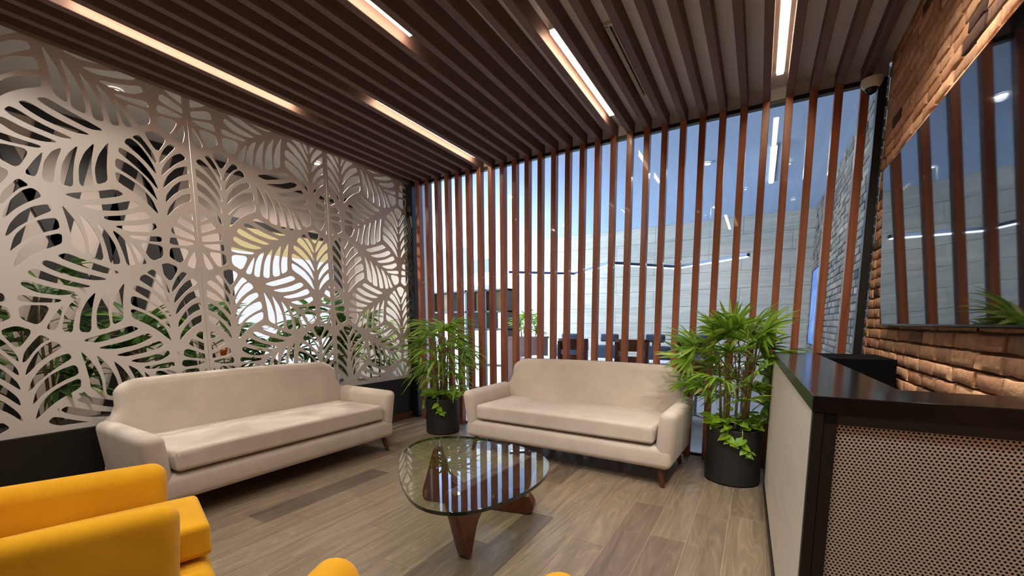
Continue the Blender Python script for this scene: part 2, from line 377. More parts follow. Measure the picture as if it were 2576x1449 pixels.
# ================================================================== LAMPS OF THE LOUNGE
def linear_lamp(x, y0, y1, label):
    t = tag(empty('linear_lamp', (x, (y0+y1)/2, ZC)), label, 'lamp', 'linear lamps between the ceiling slats')
    l = (y1-y0)/2
    MB().box(-.026, .026, -l, l, -.05, -.001, .003, 1).build('housing', M_plastic, t)
    MB().box(-.02, .02, -l+.01, l-.01, -.066, -.0495, .004, 2).build('tube', M_tube, t)
gx = lambda i: X0+SW+(DX-SW)/2+DX*i
linear_lamp(gx(2), .95, 2.25, 'linear lamp between slats nearest the leaf screen')
linear_lamp(gx(6), 2.5, 3.85, 'linear lamp glowing between slats above the potted palm by the leaf screen')
linear_lamp(gx(11), .9, 2.11, 'linear lamp at the top edge left of the longest visible white tube')
linear_lamp(gx(16), 2.5, 3.70, 'bright white linear lamp beside the slot air diffuser')
linear_lamp(gx(24), 2.53, 3.73, 'bright white linear lamp nearest the brick wall')
for i, y0 in ((7, -.9), (20, -.9)):
    linear_lamp(gx(i), y0, y0+1.2, 'linear lamp in the ceiling behind the viewer')
M_lens = glow('spot_lens', (1, .86, .68), 30)
def downlight(x, y, z, label, group, watt, colr=WARM, size=120, blend=.6, tgt=None, lens=M_lens):
    t = tag(empty('downlight', (x, y, z)), label, 'lamp', group)
    MB().lathe([(.03, -.002), (.042, -.002), (.042, -.012), (.036, -.014), (.03, -.008)], 24).build('trim_ring', M_plastic, t, 40)
    MB().lathe([(0, -.007), (.031, -.007)], 24).build('lens', lens, t)
    ld = bpy.data.lights.new('spot', 'SPOT'); ld.energy = watt; ld.color = colr; ld.spot_size = R_(size); ld.spot_blend = blend; ld.shadow_soft_size = .04
    lo = bpy.data.objects.new('spot_light', ld); lk(lo, t); lo.location = (0, 0, -.02)
    if tgt: lo.rotation_euler = (Vector(tgt)-Vector((x, y, z))).to_track_quat('-Z', 'Y').to_euler()
    return t
for i, y in ((4, .35), (9, .5), (15, 1.55), (18, .3), (22, 1.5), (26, .6)):
    downlight(gx(i), y, ZC-.012, 'small round downlight between the slats out of view overhead', 'downlights of the lounge', SPOT)
for y in (1.5, 2.35):  # extra pair added out of view to brighten the bricks
    downlight(gx(25), y, ZC-.03, 'added out-of-view downlight that brightens the brick wall', 'downlights of the lounge', 80, (1, .90, .78), 100, .7, (XR-.05, y+.7, .8))
downlight(gx(2), .55, ZC-.03, 'added out-of-view downlight that washes the leaf screen', 'downlights of the lounge', 40, (1, .92, .82), 130, .8, (XL, 2.1, 1.5))  # unseen washer added to lift the leaf screen
downlight(gx(13), 1.3, ZC-.03, 'added out-of-view downlight aimed at the slat sofa', 'downlights of the lounge', 60, (1, .94, .86), 80, .9, (-1.45, 3.55, .7))  # unseen spot added to brighten the back sofa
# slot diffuser
df = tag(empty('slot_diffuser', (gx(18), 3.15, ZC)), 'white slot air diffuser between two ceiling slats', 'air vent')
MB().box(-.045, -.018, -.46, .46, -.02, -.001, .003, 1).box(.018, .045, -.46, .46, -.02, -.001, .003, 1).box(-.045, .045, -.47, -.45, -.02, -.001).box(-.045, .045, .45, .47, -.02, -.001).build('frame', M_plastic, df)
MB().box(-.018, .018, -.45, .45, -.004, -.0015).build('slot', M_black, df)
MB().box(-.003, .003, -.45, .45, -.018, -.004).build('vane', M_plastic, df)
# dome camera in the corner
dc = tag(empty('dome_camera', (.575, 3.94, 2.858)), 'white dome security camera in the top corner by the brick wall', 'camera')
MB().lathe([(0, 0), (.062, 0), (.062, -.02), (.05, -.05), (.038, -.06), (0, -.06)], 32).build('housing', M_plastic, dc, 40)
MB().lathe([(.036, -.058), (.035, -.07), (.026, -.088), (.012, -.097), (0, -.099)], 24).build('dome', mat('smoked_dome', srgb(12, 12, 12), .08), dc, 60)
MB().box(-.03, .03, .0, .03, -.005, .0).build('bracket', M_plastic, dc)

# ================================================================== SOFAS
def seat_thing(name, Ln, Dp, arm_h, back_h, seat_z, arm_t, M, legs_z=.15, corner=.16, leg_in=.12, arm_in=0.0, out=0.0):
    """sofa or armchair; front faces -Y, origin on the floor under its middle"""
    t = empty(name); h = Ln/2; y0, y1 = -Dp/2, Dp/2
    base_top = seat_z-.145
    MB().box(-h+.03, h-.03, y0+.02-out, y1-.05, legs_z-.01, base_top, .045, 5).build('base', M, t, 50)
    # backrest: outline across, leaning back
    o = [(-h+.035, legs_z+.02), (-h+.025, arm_h-.08), (-h+.045, arm_h-.02), (-h+.10, arm_h+.03), (-h+.125, arm_h+.09)]
    cx, cz, rr = -h+.125+corner, back_h-corner*.72, corner
    for k in range(1, 7):
        a = math.pi-math.pi/2*k/6; o.append((cx+rr*math.cos(a), cz+rr*.72*math.sin(a)))
    o += [(-h*.45, back_h+.006), (0, back_h+.01)]
    o = o+[(-x, z) for x, z in o[::-1][1:]]
    lean = lambda c: (c.x, y1-.17+c.z+(c.y-.3)*.14-.03+(.012*math.cos(c.x/h*1.4) if c.z < .02 else 0), c.y)
    MB().prism(o, .15, .05, 5, fn=lean).build('backrest', M, t, 60)
    # arms
    for s in (-1, 1):
        def fa(c, s=s):
            tt = max(0, (c.z-legs_z)/(arm_h-legs_z)); yy = (c.y-y0)/(y1-y0)
            return (c.x+s*.035*tt*tt-s*.01*(1-tt), c.y+(.03*(1-tt) if yy < .3 else 0), c.z+(.015*yy if tt > .6 else 0))
        xa, xb = (h-arm_t-.02, h-.02) if s > 0 else (-h+.02, -h+arm_t+.02)
        b = bmesh.new(); bmesh.ops.create_cube(b, size=1)
        for v in b.verts: v.co = Vector(((xa+xb)/2+v.co.x*(xb-xa), (y0+arm_in+y1-.1)/2+v.co.y*(y1-.1-y0-arm_in), (legs_z-.02+arm_h)/2+v.co.z*(arm_h-legs_z+.02)))
        bmesh.ops.subdivide_edges(b, edges=[e for e in b.edges if abs(e.verts[0].co.y-e.verts[1].co.y) > .1], cuts=4, use_grid_fill=True)
        ed = [e for e in b.edges if len(e.link_faces) == 2 and e.calc_face_angle(0) > .5]
        bmesh.ops.bevel(b, geom=ed, offset=.058, segments=6, profile=.5, affect='EDGES', clamp_overlap=True)
        for v in b.verts: v.co = Vector(fa(v.co))
        q = MB(); q._merge(b); q.build('arm', M, t, 60)
    # seat cushion, slightly crowned
    xw = h-arm_t-.028
    def crown(c): 
        k = (1-(c.x/xw)**2)*(1-((c.y-(y0+.3))/.34)**2); return (c.x, c.y, c.z+(.014*max(0, k) if c.z > seat_z-.05 else 0))
    b = bmesh.new(); bmesh.ops.create_cube(b, size=1); ya, yb = y0+.015-out, y1-.16
    for v in b.verts: v.co = Vector((v.co.x*2*xw, (ya+yb)/2+v.co.y*(yb-ya), seat_z-.062+v.co.z*.132))
    bmesh.ops.subdivide_edges(b, edges=list(b.edges), cuts=5, use_grid_fill=True)
    ed = [e for e in b.edges if len(e.link_faces) == 2 and e.calc_face_angle(0) > .5]
    bmesh.ops.bevel(b, geom=ed, offset=.045, segments=5, profile=.5, affect='EDGES', clamp_overlap=True)
    for v in b.verts: v.co = Vector(crown(v.co))
    q = MB(); q._merge(b); q.build('seat_cushion', M, t, 60)
    # piping along the front edge of the cushion
    for sx in (-1, 1):
        for sy in (-1, 1):
            x, y = sx*(h-leg_in), (y0+.09 if sy < 0 else y1-.16)
            MB().tube([(x, y, legs_z+.02), (x+sx*.035, y+sy*.03, 0)], [.026, .016], 14).build('leg', M_walnut, t, 50)
    return t
sofa_back = seat_thing('sofa', 1.93, .82, .575, .835, .45, .13, M_beige)
sofa_back.location = (-1.405, 3.505, 0); sofa_back.rotation_euler.z = R_(-2.5)
tag(sofa_back, 'beige fabric three-seat sofa in front of the wooden slats', 'sofa', 'beige sofas')
sofa_left = copy_tree(sofa_back)
sofa_left.location = (-3.345, 1.89, 0); sofa_left.rotation_euler.z = R_(90)
tag(sofa_left, 'beige fabric three-seat sofa in front of the leaf screen', 'sofa', 'beige sofas')
# ---- yellow armchairs
ch1 = seat_thing('armchair', .69, .74, .58, .80, .43, .12, M_yellow, corner=.12, leg_in=.1, arm_in=.05, out=.055)
ch1.location = (-2.11, .415, 0); ch1.rotation_euler.z = R_(180-17)
tag(ch1, 'yellow armchair at left beside the end of the leaf-screen sofa', 'armchair', 'yellow armchairs')
ch2 = copy_tree(ch1)
ch2.location = (-.558, .537, 0); ch2.rotation_euler.z = R_(180+23.5)
tag(ch2, 'yellow armchair at the bottom edge, only its two arm tips showing', 'armchair', 'yellow armchairs')

# ================================================================== GLASS COFFEE TABLE
tb = tag(empty('coffee_table', (-1.38, 1.92, 0)), 'coffee table with a rounded triangular glass top on two curved walnut legs', 'table')
GL = [(-1.689, 1.627), (-1.85, 1.80), (-1.952, 1.98), (-1.99, 2.13), (-1.94, 2.26), (-1.83, 2.35), (-1.683, 2.39), (-1.5, 2.39), (-1.34, 2.355), (-1.21, 2.31), (-1.098, 2.249), (-1.02, 2.17), (-.964, 2.077), (-.925, 1.94), (-.912, 1.802), (-.92, 1.67), (-.947, 1.554), (-.98, 1.46), (-1.035, 1.375), (-1.12, 1.325), (-1.22, 1.315), (-1.33, 1.35), (-1.49, 1.455)]
gl = [Vector(p)-Vector((-1.38, 1.92)) for p in GL]
for _ in range(2):
    n_ = len(gl); gl = [v for i in range(n_) for v in (gl[i]*.75+gl[(i+1) % n_]*.25, gl[i]*.25+gl[(i+1) % n_]*.75)]
M_tglass = thin_glass('table_glass', (.90, .95, .88), 1.5)
M_tedge = mat('glass_edge', srgb(20, 34, 30), .05, coat=.5)
b = MB(); b.prism([(p.x, p.y) for p in gl], .019, .003, 2, Matrix.Translation((0, 0, .383)))
gt = b.build('glass_top', M_tglass, tb, 8); gt.data.materials.append(M_tedge)
for f in gt.data.polygons:
    if abs(f.normal.z) < .9: f.material_index = 1
def spline(pts, n=6):
    out = []; m_ = len(pts)
    for i in range(m_):
        p0, p1, p2, p3 = [Vector(pts[(i+k) % m_]) for k in (-1, 0, 1, 2)]
        for k in range(n):
            t = k/n; out.append(.5*((2*p1)+(-p0+p2)*t+(2*p0-5*p1+4*p2-p3)*t*t+(-p0+3*p1-3*p2+p3)*t**3))
    return out
# support profile: a fin whose apex meets the glass, a low waist, a rounded heel (s along, z up)
PR = [(.02, .0), (.10, .0), (.22, .0), (.45, .0), (.66, .0), (.715, .02), (.725, .075), (.69, .135), (.655, .19), (.62, .20), (.55, .165), (.44, .125), (.34, .115), (.265, .135), (.18, .20), (.145, .29), (.12, .375), (.105, .38), (.09, .375), (.065, .30), (.03, .17), (.0, .06)]
def support(p0, p1, flip):
    d = (Vector(p1)-Vector(p0)); ln = d.length; d.normalize(); ang = math.atan2(d.y, d.x)
    pr = [(p.x*ln/.72, (.382-p.y if flip else p.y)) for p in spline(PR, 3)]
    mt = Matrix.Translation((p0[0]+1.38, p0[1]-1.92, 0)) @ Matrix.Rotation(ang, 4, 'Z') @ Matrix.Rotation(math.pi/2, 4, 'X') @ Matrix.Translation((0, 0, -.035))
    return MB().prism([(max(0, p[0]) if False else p[0], min(.382, max(0, p[1]))) for p in pr], .07, .008, 3, mt)
support((-1.93, 2.10), (-1.17, 2.27), False).build('leg', M_walnut, tb, 40)
support((-1.255, 1.535), (-1.20, 2.29), True).build('leg', M_walnut, tb, 40)
MB().tube([(-1.20+1.38, 2.235-1.92, .12), (-1.20+1.38, 2.235-1.92, .27)], .012, 12).build('pivot_rod', M_steel, tb, 40)

# ================================================================== RECEPTION COUNTER
ct = tag(empty('reception_counter', (.141, 1.40, 0), R_(1.3)), 'black-topped reception counter with a perforated front and grey side', 'counter')
LY, FX, TW, TZ = 2.05, .53, .24, 1.0
MB().prism([(0, 0), (FX, 0), (FX, TW), (TW, TW), (TW, LY), (0, LY)], .045, .003, 2, Matrix.Translation((0, 0, TZ-.045))).build('countertop', M_blackgloss, ct)
MB().box(.006, .02, .03, LY-.012, .06, TZ-.045, .001, 1).build('side_panel', M_side, ct)
MB().box(.003, .03, .004, .03, 0, TZ-.045, .002, 1).box(.0, .022, .004, LY, 0, .06, .002, 1).box(.0, .03, LY-.012, LY, 0, TZ-.045, .002, 1).build('side_frame', M_black, ct)
MB().box(.02, .05, .02, LY, 0, TZ-.045).build('side_core', M_black, ct)
MB().box(.03, .058, .004, .03, 0, TZ-.045).box(.03, FX, .004, .03, TZ-.075, TZ-.045).box(.03, FX, .004, .03, 0, .07).build('front_frame', M_black, ct)
MB().box(.05, FX, .034, .05, .02, TZ-.05).build('front_backing', M_black, ct)
# perforated sheet: real round holes on a staggered grid
def perforated(x0, x1, z0, z1, p=.0098, r=.0031):
    b = bmesh.new(); rows = int((z1-z0)/(p*.866)); cols = int((x1-x0)/p); C_, S_ = p/2, p*.866
    # each cell is a hexagon with a hexagonal hole
    ang = [math.pi/6+math.pi/3*k for k in range(6)]; Rh = p/math.sqrt(3)
    vd = {}
    def gv(x, z):
        k = (round(x*2e4), round(z*2e4))
        if k not in vd: vd[k] = b.verts.new((x, 0, z))
        return vd[k]
    for j in range(rows):
        for i in range(cols):
            cx = x0+p*(i+.5)+(C_ if j % 2 else 0); cz = z0+S_*(j+.5)
            O_ = [gv(cx+Rh*math.cos(a), cz+Rh*math.sin(a)) for a in ang]
            I_ = [b.verts.new((cx+r*math.cos(a), 0, cz+r*math.sin(a))) for a in ang]
            for k in range(6):
                b.faces.new((O_[k], O_[(k+1) % 6], I_[(k+1) % 6], I_[k]))
    q = MB(); q.bm.free(); q.bm = b; return q
perforated(.056, FX, .066, TZ-.07).build('perforated_panel', M_perf, ct).location = (0, .016, 0)
# black end cabinet between the counter and the brick wall
MB().box(TW+.003, FX+.022, LY-.47, LY-.01, 0, TZ-.002, .002, 1).build('end_cabinet', mat('matt_black', srgb(9, 9, 9), .9, spec=.1), ct)
MB().box(.05, .45, .05, 1.55, .72, .75, .003, 1).build('desk', M_black, ct)

# ================================================================== TELEVISION
tv = tag(empty('television', (.658, 2.46, 1.18)), 'large black television on the brick wall reflecting the slats', 'television')
tv.rotation_euler = (0, R_(-3.4), 0)
MB().box(-.012, .014, -.95, .95, 0, .925, .004, 2).build('bezel', mat('tv_bezel', srgb(14, 14, 15), .25), tv)
tvm = mat('tv_screen', srgb(10, 11, 14), .03, spec=.9); tvm.node_tree.nodes['Principled BSDF'].inputs['IOR'].default_value = 1.8
b = MB(); n_ = 20
g = [[b.bm.verts.new((-.0135+.0012*math.sin(j*1.3+i*.5)*0-.0, -.942+1.884*i/n_, .012+.905*j/n_)) for j in range(n_+1)] for i in range(n_+1)]
for i in range(n_):
    for j in range(n_): b.bm.faces.new((g[i][j], g[i+1][j], g[i+1][j+1], g[i][j+1]))
b.build('screen', tvm, tv)
MB().box(.014, .05, -.2, .2, .3, .7).build('wall_mount', M_black, tv)

# ================================================================== PLANTS
def leaf_mat(name, c0, c1, c2, rough=.45):
    M = mat(name, c0, rough, spec=.4); g = N(M, 'ShaderNodeNewGeometry'); oi = N(M, 'ShaderNodeObjectInfo')
    ad = N(M, 'ShaderNodeMath', operation='ADD'); fr = N(M, 'ShaderNodeMath', operation='FRACT')
    L(M, g.outputs['Random Per Island'], ad.inputs[0]); L(M, oi.outputs['Random'], ad.inputs[1]); L(M, ad.outputs[0], fr.inputs[0])
    r = ramp(M, [(0, c0), (.5, c1), (.85, c1), (1, c2)]); L(M, fr.outputs[0], r.inputs[0]); L(M, r.outputs[0], P(M).inputs['Base Color'])
    tr = N(M, 'ShaderNodeBsdfTranslucent'); mx = N(M, 'ShaderNodeMixShader'); mx.inputs[0].default_value = .45; L(M, r.outputs[0], tr.inputs[0])
    out = M.node_tree.nodes['Material Output']; L(M, P(M).outputs[0], mx.inputs[1]); L(M, tr.outputs[0], mx.inputs[2]); L(M, mx.outputs[0], out.inputs[0])
    return M
M_palm = leaf_mat('palm_leaf', srgb(84, 126, 38), srgb(138, 176, 60), srgb(208, 220, 124))
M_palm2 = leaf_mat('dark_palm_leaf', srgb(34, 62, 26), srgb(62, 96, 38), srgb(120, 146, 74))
M_pothos = leaf_mat('pothos_leaf', srgb(128, 176, 42), srgb(164, 206, 60), srgb(210, 226, 110), .35)
M_cane = mat('cane', srgb(112, 98, 60), .7)
M_vine = mat('vine', srgb(176, 184, 100), .5)
def fan_mesh(name, M, seed, nb=11, spread=200, length=.26, width=.024, droop=.35):
    """fan of blades around the origin; petiole comes from -X, fan opens towards +X, up = +Z"""
    rd = random.Random(seed); b = bmesh.new()
    for k in range(nb):
        a = R_(-spread/2+spread*(k+.5)/nb+rd.uniform(-5, 5)); l = length*rd.uniform(.82, 1.08)*(1-.18*abs(a)/math.pi*2); wd = width*rd.uniform(.8, 1.15)
        d = Vector((math.cos(a), math.sin(a), 0)); sd = Vector((-d.y, d.x, 0)); lift = rd.uniform(.05, .3); dr = droop*rd.uniform(.6, 1.5)
        prev = None; n = 5
        for i in range(n+1):
            t = i/n; c = d*(l*t*(1-.12*dr*t))+Vector((0, 0, l*(lift*t-dr*t*t)))
            wv = wd*(.35+1.3*math.sin(math.pi*min(1, t*.85+.12)))*.62 if i < n else .0012
            q = [b.verts.new(c-sd*wv+Vector((0, 0, wv*.45))), b.verts.new(c), b.verts.new(c+sd*wv+Vector((0, 0, wv*.45)))]
            if prev:
                b.faces.new((prev[0], prev[1], q[1], q[0])); b.faces.new((prev[1], prev[2], q[2], q[1]))
            prev = q
    q = MB(); q.bm.free(); q.bm = b; return q.mesh(name, M, 60)
def heart_mesh(M):
    b = bmesh.new(); o = [(0, 0), (-.02, .022), (-.008, .04), (.02, .045), (.055, .034), (.085, .014), (.105, 0)]
    up = [b.verts.new((x, y, .012-.08*(x-.04)**2/.05-(.10*y))) for x, y in o]
    dn = [up[0]]+[b.verts.new((x, -y, .012-.08*(x-.04)**2/.05-(.10*y))) for x, y in o[1:-1]]+[up[-1]]
    mid = [up[0]]+[b.verts.new((x, 0, .0-.08*(x-.04)**2/.05)) for x in (.005, .015, .03, .055, .085)]+[up[-1]]
    for A in (up, dn):
        for i in range(len(A)-1):
            f = [A[i], A[i+1], mid[i+1], mid[i]]; f = [v for j, v in enumerate(f) if v not in f[:j]]
            if len(f) >= 3: b.faces.new(f)
    q = MB(); q.bm.free(); q.bm = b; return q.mesh('leaf', M, 60)
FAN = [fan_mesh('leaf', M_palm, s, nb, 235, l, .0115, dr) for s, nb, l, dr in ((1, 18, .25, .3), (2, 16, .27, .42), (3, 17, .23, .25), (4, 14, .26, .55))]
FANL = [fan_mesh('leaf', M_palm, 20+s, nb, 230, l, .013, dr) for s, nb, l, dr in ((1, 10, .25, .75), (2, 9, .27, .95), (3, 11, .23, .6))]
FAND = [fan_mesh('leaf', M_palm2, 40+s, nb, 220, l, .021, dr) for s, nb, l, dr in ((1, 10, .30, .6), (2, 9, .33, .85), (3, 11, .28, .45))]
HEART = heart_mesh(M_pothos)
def aim(o, p, d, roll=0.0):
    """place o at p with its +X along d and its +Z as upward as possible"""
    d = Vector(d).normalized(); z = Vector((0, 0, 1))-d*d.z
    if z.length < .05: z = Vector((1, 0, 0))
    z.normalize(); y = z.cross(d); mm = Matrix((d, y, z)).transposed().to_4x4() @ Matrix.Rotation(roll, 4, 'X'); mm.translation = Vector(p)
    o.matrix_local = mm; return mm
def hang(o, c, mm):
    c.parent = o; c.matrix_parent_inverse = mm.inverted()
def palm(root, zs, canes, fans, seed, rad, zmin, zmax, nf, reach, extra=(), lim=None, ll=.27):
    """canes from the soil, fans on petioles; coordinates are local to root"""
    rd = random.Random(seed); tops = []
    for k in range(canes):
        a = 2*math.pi*k/canes+rd.uniform(-.4, .4); r0 = rad*rd.uniform(.2, .55); h = zs+(zmax-zs)*rd.uniform(.45, .85)
        p = [(r0*math.cos(a), r0*math.sin(a), zs-.03), (r0*1.2*math.cos(a), r0*1.2*math.sin(a), (zs+h)/2), (r0*1.5*math.cos(a), r0*1.5*math.sin(a), h)]
        MB().tube(p, [.011, .009, .007], 7).build('cane', M_cane, root, 60); tops.append(p)
    sp = [(rd.uniform(0, 2*math.pi), zmin+(zmax-zmin)*((k+.5)/nf)**.85, None) for k in range(nf)]
    for k, (a, z, _) in enumerate(sp):
        a = k*2.399+rd.uniform(-.3, .3); rr = reach*rd.uniform(.55, 1.0)*(1-.45*max(0, (z-zmin)/(zmax-zmin)-.5))
        q = Vector((rr*math.cos(a), rr*math.sin(a), z)); c = tops[k % len(tops)]; s = Vector(c[1]).lerp(Vector(c[2]), .5+.5*rd.random()); s.z = min(s.z, z-.03)
        up = .15+.9*(z-zmin)/(zmax-zmin)
        d = Vector((math.cos(a), math.sin(a), up-.25))
        if lim:                                   # keep the fan clear of what stands beside the plant
            for ax in (0, 1):
                lo, hi = lim[ax]; q[ax] = min(max(q[ax], lo+.12), hi-.12)
                if q[ax]+d[ax]*ll > hi: d[ax] = max(0.0, (hi-q[ax])/ll-.35)
                if q[ax]+d[ax]*ll < lo: d[ax] = min(0.0, (lo-q[ax])/ll+.35)
            d.z += .25
        o = inst('leaf', fans[k % len(fans)], root); mm = aim(o, q, d, rd.uniform(-.5, .5))
        hang(o, MB().tube([s, s.lerp(q, .6)+Vector((0, 0, .03)), q], [.004, .0035, .003], 5).build('petiole', M_cane, root, 60), mm)
    for (p, d, f, roll) in extra:
        o = inst('leaf', fans[f % len(fans)], root); mm = aim(o, p, d, roll); c = tops[f % len(tops)]
        s = Vector(c[1]); hang(o, MB().tube([s, s.lerp(Vector(p), .6)+Vector((0, 0, .03)), p], [.004, .0035, .003], 5).build('petiole', M_cane, root, 60), mm)
def pot(root, r, h):
    MB().lathe([(0, .004), (r-.012, .004), (r, .012), (r, h-.004), (r-.004, h), (r-.014, h), (r-.016, h-.05)], 56).build('pot', M_pot, root, 40)
    MB().lathe([(0, h-.035), (r*.5, h-.03), (r-.015, h-.045)], 32).build('soil', M_soil, root, 60)
def pothos(root, r, h, n, seed, vines):
    rd = random.Random(seed)
    for k in range(n):
        a = 2*math.pi*k/n+rd.uniform(-.2, .2); rr = r*rd.uniform(.45, 1.05); o = inst('vine_leaf', HEART, root, sc=rd.uniform(.55, .95))
        s = o.scale.x; aim(o, (rr*math.cos(a), rr*math.sin(a), h+rd.uniform(.005, .08)), (math.cos(a+rd.uniform(-.8, .8)), math.sin(a+rd.uniform(-.8, .8)), rd.uniform(-.5, .3)), rd.uniform(-.6, .6)); o.scale = (s, s, s)
    for (a, zl) in vines:
        ca, sa = math.cos(a), math.sin(a); pts = [(r*.7*ca, r*.7*sa, h), ((r+.012)*ca, (r+.012)*sa, h+.012)]
        for z in range(1, 7):
            t = z/6; aa = a+.35*t*t; pts.append(((r+.012+.012*t)*math.cos(aa), (r+.012+.012*t)*math.sin(aa), h-zl*math.sin(t*math.pi*.62)))
        MB().tube(pts, .0028, 6).build('vine', M_vine, root, 60)
        for k, p in enumerate(pts[2:]):
            aa = math.atan2(p[1], p[0]); s = (.8, .62, .5, .6, .4, .3)[k]; o = inst('vine_leaf', HEART, root)
            aim(o, (p[0]+.008*math.cos(aa), p[1]+.008*math.sin(aa), p[2]), (math.cos(aa+(1.3 if k % 2 else -1.3))*.8, math.sin(aa+(1.3 if k % 2 else -1.3))*.8, -.7), (.6 if k % 2 else -.6)); o.scale = (s, s, s)
# right palm beside the counter
pr = tag(empty('potted_palm', (-.115, 3.56, 0)), 'fan palm in a black pot beside the reception counter', 'plant')
pot(pr, .19, .42)
palm(pr, .40, 7, FAN, 11, .19, .56, 1.20, 25, .27, [((-.34, -.12, .93), (-.7, -.3, .25), 0, -.9), ((-.30, -.10, 1.02), (-.55, -.2, .6), 1, -.7), ((-.05, -.16, 1.16), (.05, -.2, 1), 2, 0), ((.16, -.08, 1.14), (.6, -.1, .7), 0, .6), ((-.16, -.14, 1.10), (-.3, -.15, .95), 1, -.4), ((-.10, -.22, .78), (-.2, -.7, .35), 3, 0), ((-.30, .02, .72), (-.9, -.1, .0), 2, -.5)], lim=((-.5, .5), (-.5, .40)))
pothos(pr, .18, .42, 70, 3, [(R_(-72), .16), (R_(-100), .08)])
# left palm by the leaf screen
pl = tag(empty('potted_palm', (-3.01, 3.61, 0)), 'feathery palm in a black pot between the two beige sofas', 'plant')
pot(pl, .185, .385)
palm(pl, .37, 7, FANL, 21, .18, .52, 1.20, 30, .27, [((-.05, -.05, 1.15), (-.4, -.2, .8), 0, -.3), ((.12, 0, 1.16), (.5, .1, .8), 1, .3), ((.25, .1, .9), (.8, .3, .1), 1, .4), ((-.25, -.15, .95), (-.7, -.5, .3), 2, 0)], lim=((-.6, .6), (-.5, .36)))
pothos(pl, .175, .39, 64, 4, [(R_(-66), .14), (R_(205), .1)])

# ================================================================== CORRIDOR BEHIND THE LEAF SCREEN
tag(MB().box(-5.4, XL-.1, -2.2, 4.4, -.06, 0).build('floor', mat('corridor_floor', srgb(120, 110, 100), .5)), kind='structure')
tag(MB().box(-5.4, XL-.005, -2.2, 4.3, 2.965, 3.0).build('ceiling', mat('corridor_ceiling', srgb(176, 170, 166), .85)), kind='structure')
XW = -5.18
wc = tag(MB().box(XW-.12, XW, -2.2, 2.52, 0, 2.97).box(XW-.12, XW, 2.52, 4.05, 2.40, 2.97).box(XW-.12, XW, 4.05, 4.3, 0, 2.97).box(XW-.12, XW, 2.52, 4.05, 0, .35).build('wall_far_left', mat('taupe_stone', srgb(176, 162, 154), .8)), kind='structure')
wc['label'] = 'taupe wall with slanting black strips behind the leaf screen'
for (z0y, z1y) in ((.42, 1.27), (.70, 1.52), (.95, 1.86), (1.30, 2.20), (1.92, .9), (1.76, 1.56), (2.2, 1.89), (2.62, 1.86), (-.1, .55), (.4, .0), (.1, -.5)):
    wd = .055
    if max(z0y, z1y) > 2.5: z0y, z1y = z0y-.14, z1y
    MB().prism([(z0y-wd, .0), (z0y+wd, .0), (z1y+wd, 2.9), (z1y-wd, 2.9)], .02, mat=Matrix(((0, 0, 1, XW), (1, 0, 0, 0), (0, 1, 0, 0), (0, 0, 0, 1)))).build('strip', M_black, wc)
MB().box(XW, XW+.03, -2.2, 4.3, 2.87, 2.96).build('cornice', M_black, wc)
tag(MB().box(-5.4, XL-.0, 4.3, 4.4, 0, 3.0).build('wall_far_back', M_white), kind='structure')
# lit window in that wall
wn = tag(empty('window_2', (XW, 3.28, .35)), kind='structure')
MB().box(-.1, .025, -.76, -.68, 0, 2.05).box(-.1, .025, -.68, .70, 1.98, 2.05).box(-.1, .025, .70, .77, 0, 2.05).box(-.1, .025, -.68, .70, 0, .05).build('frame', M_black, wn)
MB().box(-.08, -.06, -.68, .70, .05, 1.70).build('pane', glow('bright_window', (.86, .90, 1.0), .8), wn)
MB().box(-.08, -.06, -.68, .70, 1.70, 1.98).build('upper_band', glow('yellow_band_glow', (.86, .70, .34), .6), wn)  # yellow-cream band of the bright opening, its light given as glow
# planter with plants
tr = tag(MB().box(XL-.62, XL-.16, -.6, 4.0, 0, .50, .005, 1).build('planter_box', M_black), 'long black planter box hidden behind the leaf screen', 'planter')
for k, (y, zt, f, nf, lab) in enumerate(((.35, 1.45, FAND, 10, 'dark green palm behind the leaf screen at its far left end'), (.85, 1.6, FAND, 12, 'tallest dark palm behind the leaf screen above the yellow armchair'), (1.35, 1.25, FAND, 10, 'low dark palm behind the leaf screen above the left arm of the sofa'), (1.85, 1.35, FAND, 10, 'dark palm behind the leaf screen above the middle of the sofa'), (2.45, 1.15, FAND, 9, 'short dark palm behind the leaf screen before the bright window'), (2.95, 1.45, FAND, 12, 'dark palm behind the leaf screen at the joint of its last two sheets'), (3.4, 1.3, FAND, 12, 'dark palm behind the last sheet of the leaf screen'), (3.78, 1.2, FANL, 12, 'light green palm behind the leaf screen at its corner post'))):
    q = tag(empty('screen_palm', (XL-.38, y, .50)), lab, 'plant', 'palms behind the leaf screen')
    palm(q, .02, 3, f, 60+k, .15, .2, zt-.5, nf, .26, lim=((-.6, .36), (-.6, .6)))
fl = tag(empty('orange_flower', (-4.2, 1.98, .5)), 'small orange flower among the palms just above the sofa back', 'flower', None)
MB().tube([(0, 0, 0), (.005, 0, .25), (0, .0, .42)], .005, 6).build('stem', M_cane, fl, 60)
M_or = mat('orange_petal', srgb(232, 92, 30), .5)
for k in range(5):
    a = k*1.257; MB().prism([(0, 0), (.02, .03), (.016, .07), (0, .12), (-.016, .07), (-.02, .03)], .004, mat=Matrix.Translation((0, 0, .40)) @ Matrix.Rotation(a, 4, 'Z') @ Matrix.Rotation(R_(68), 4, 'X')).build('petal', M_or, fl, 40)
for x, y, lab in ((-4.29, 1.44, 'round downlight seen through the upper left of the leaf screen'), (-4.29, 3.12, 'round downlight seen through the upper right of the leaf screen')):
    downlight(x, y, 2.962, lab, 'corridor downlights', 100 if y < 2 else 150, (1, .90, .80), 150, .8)

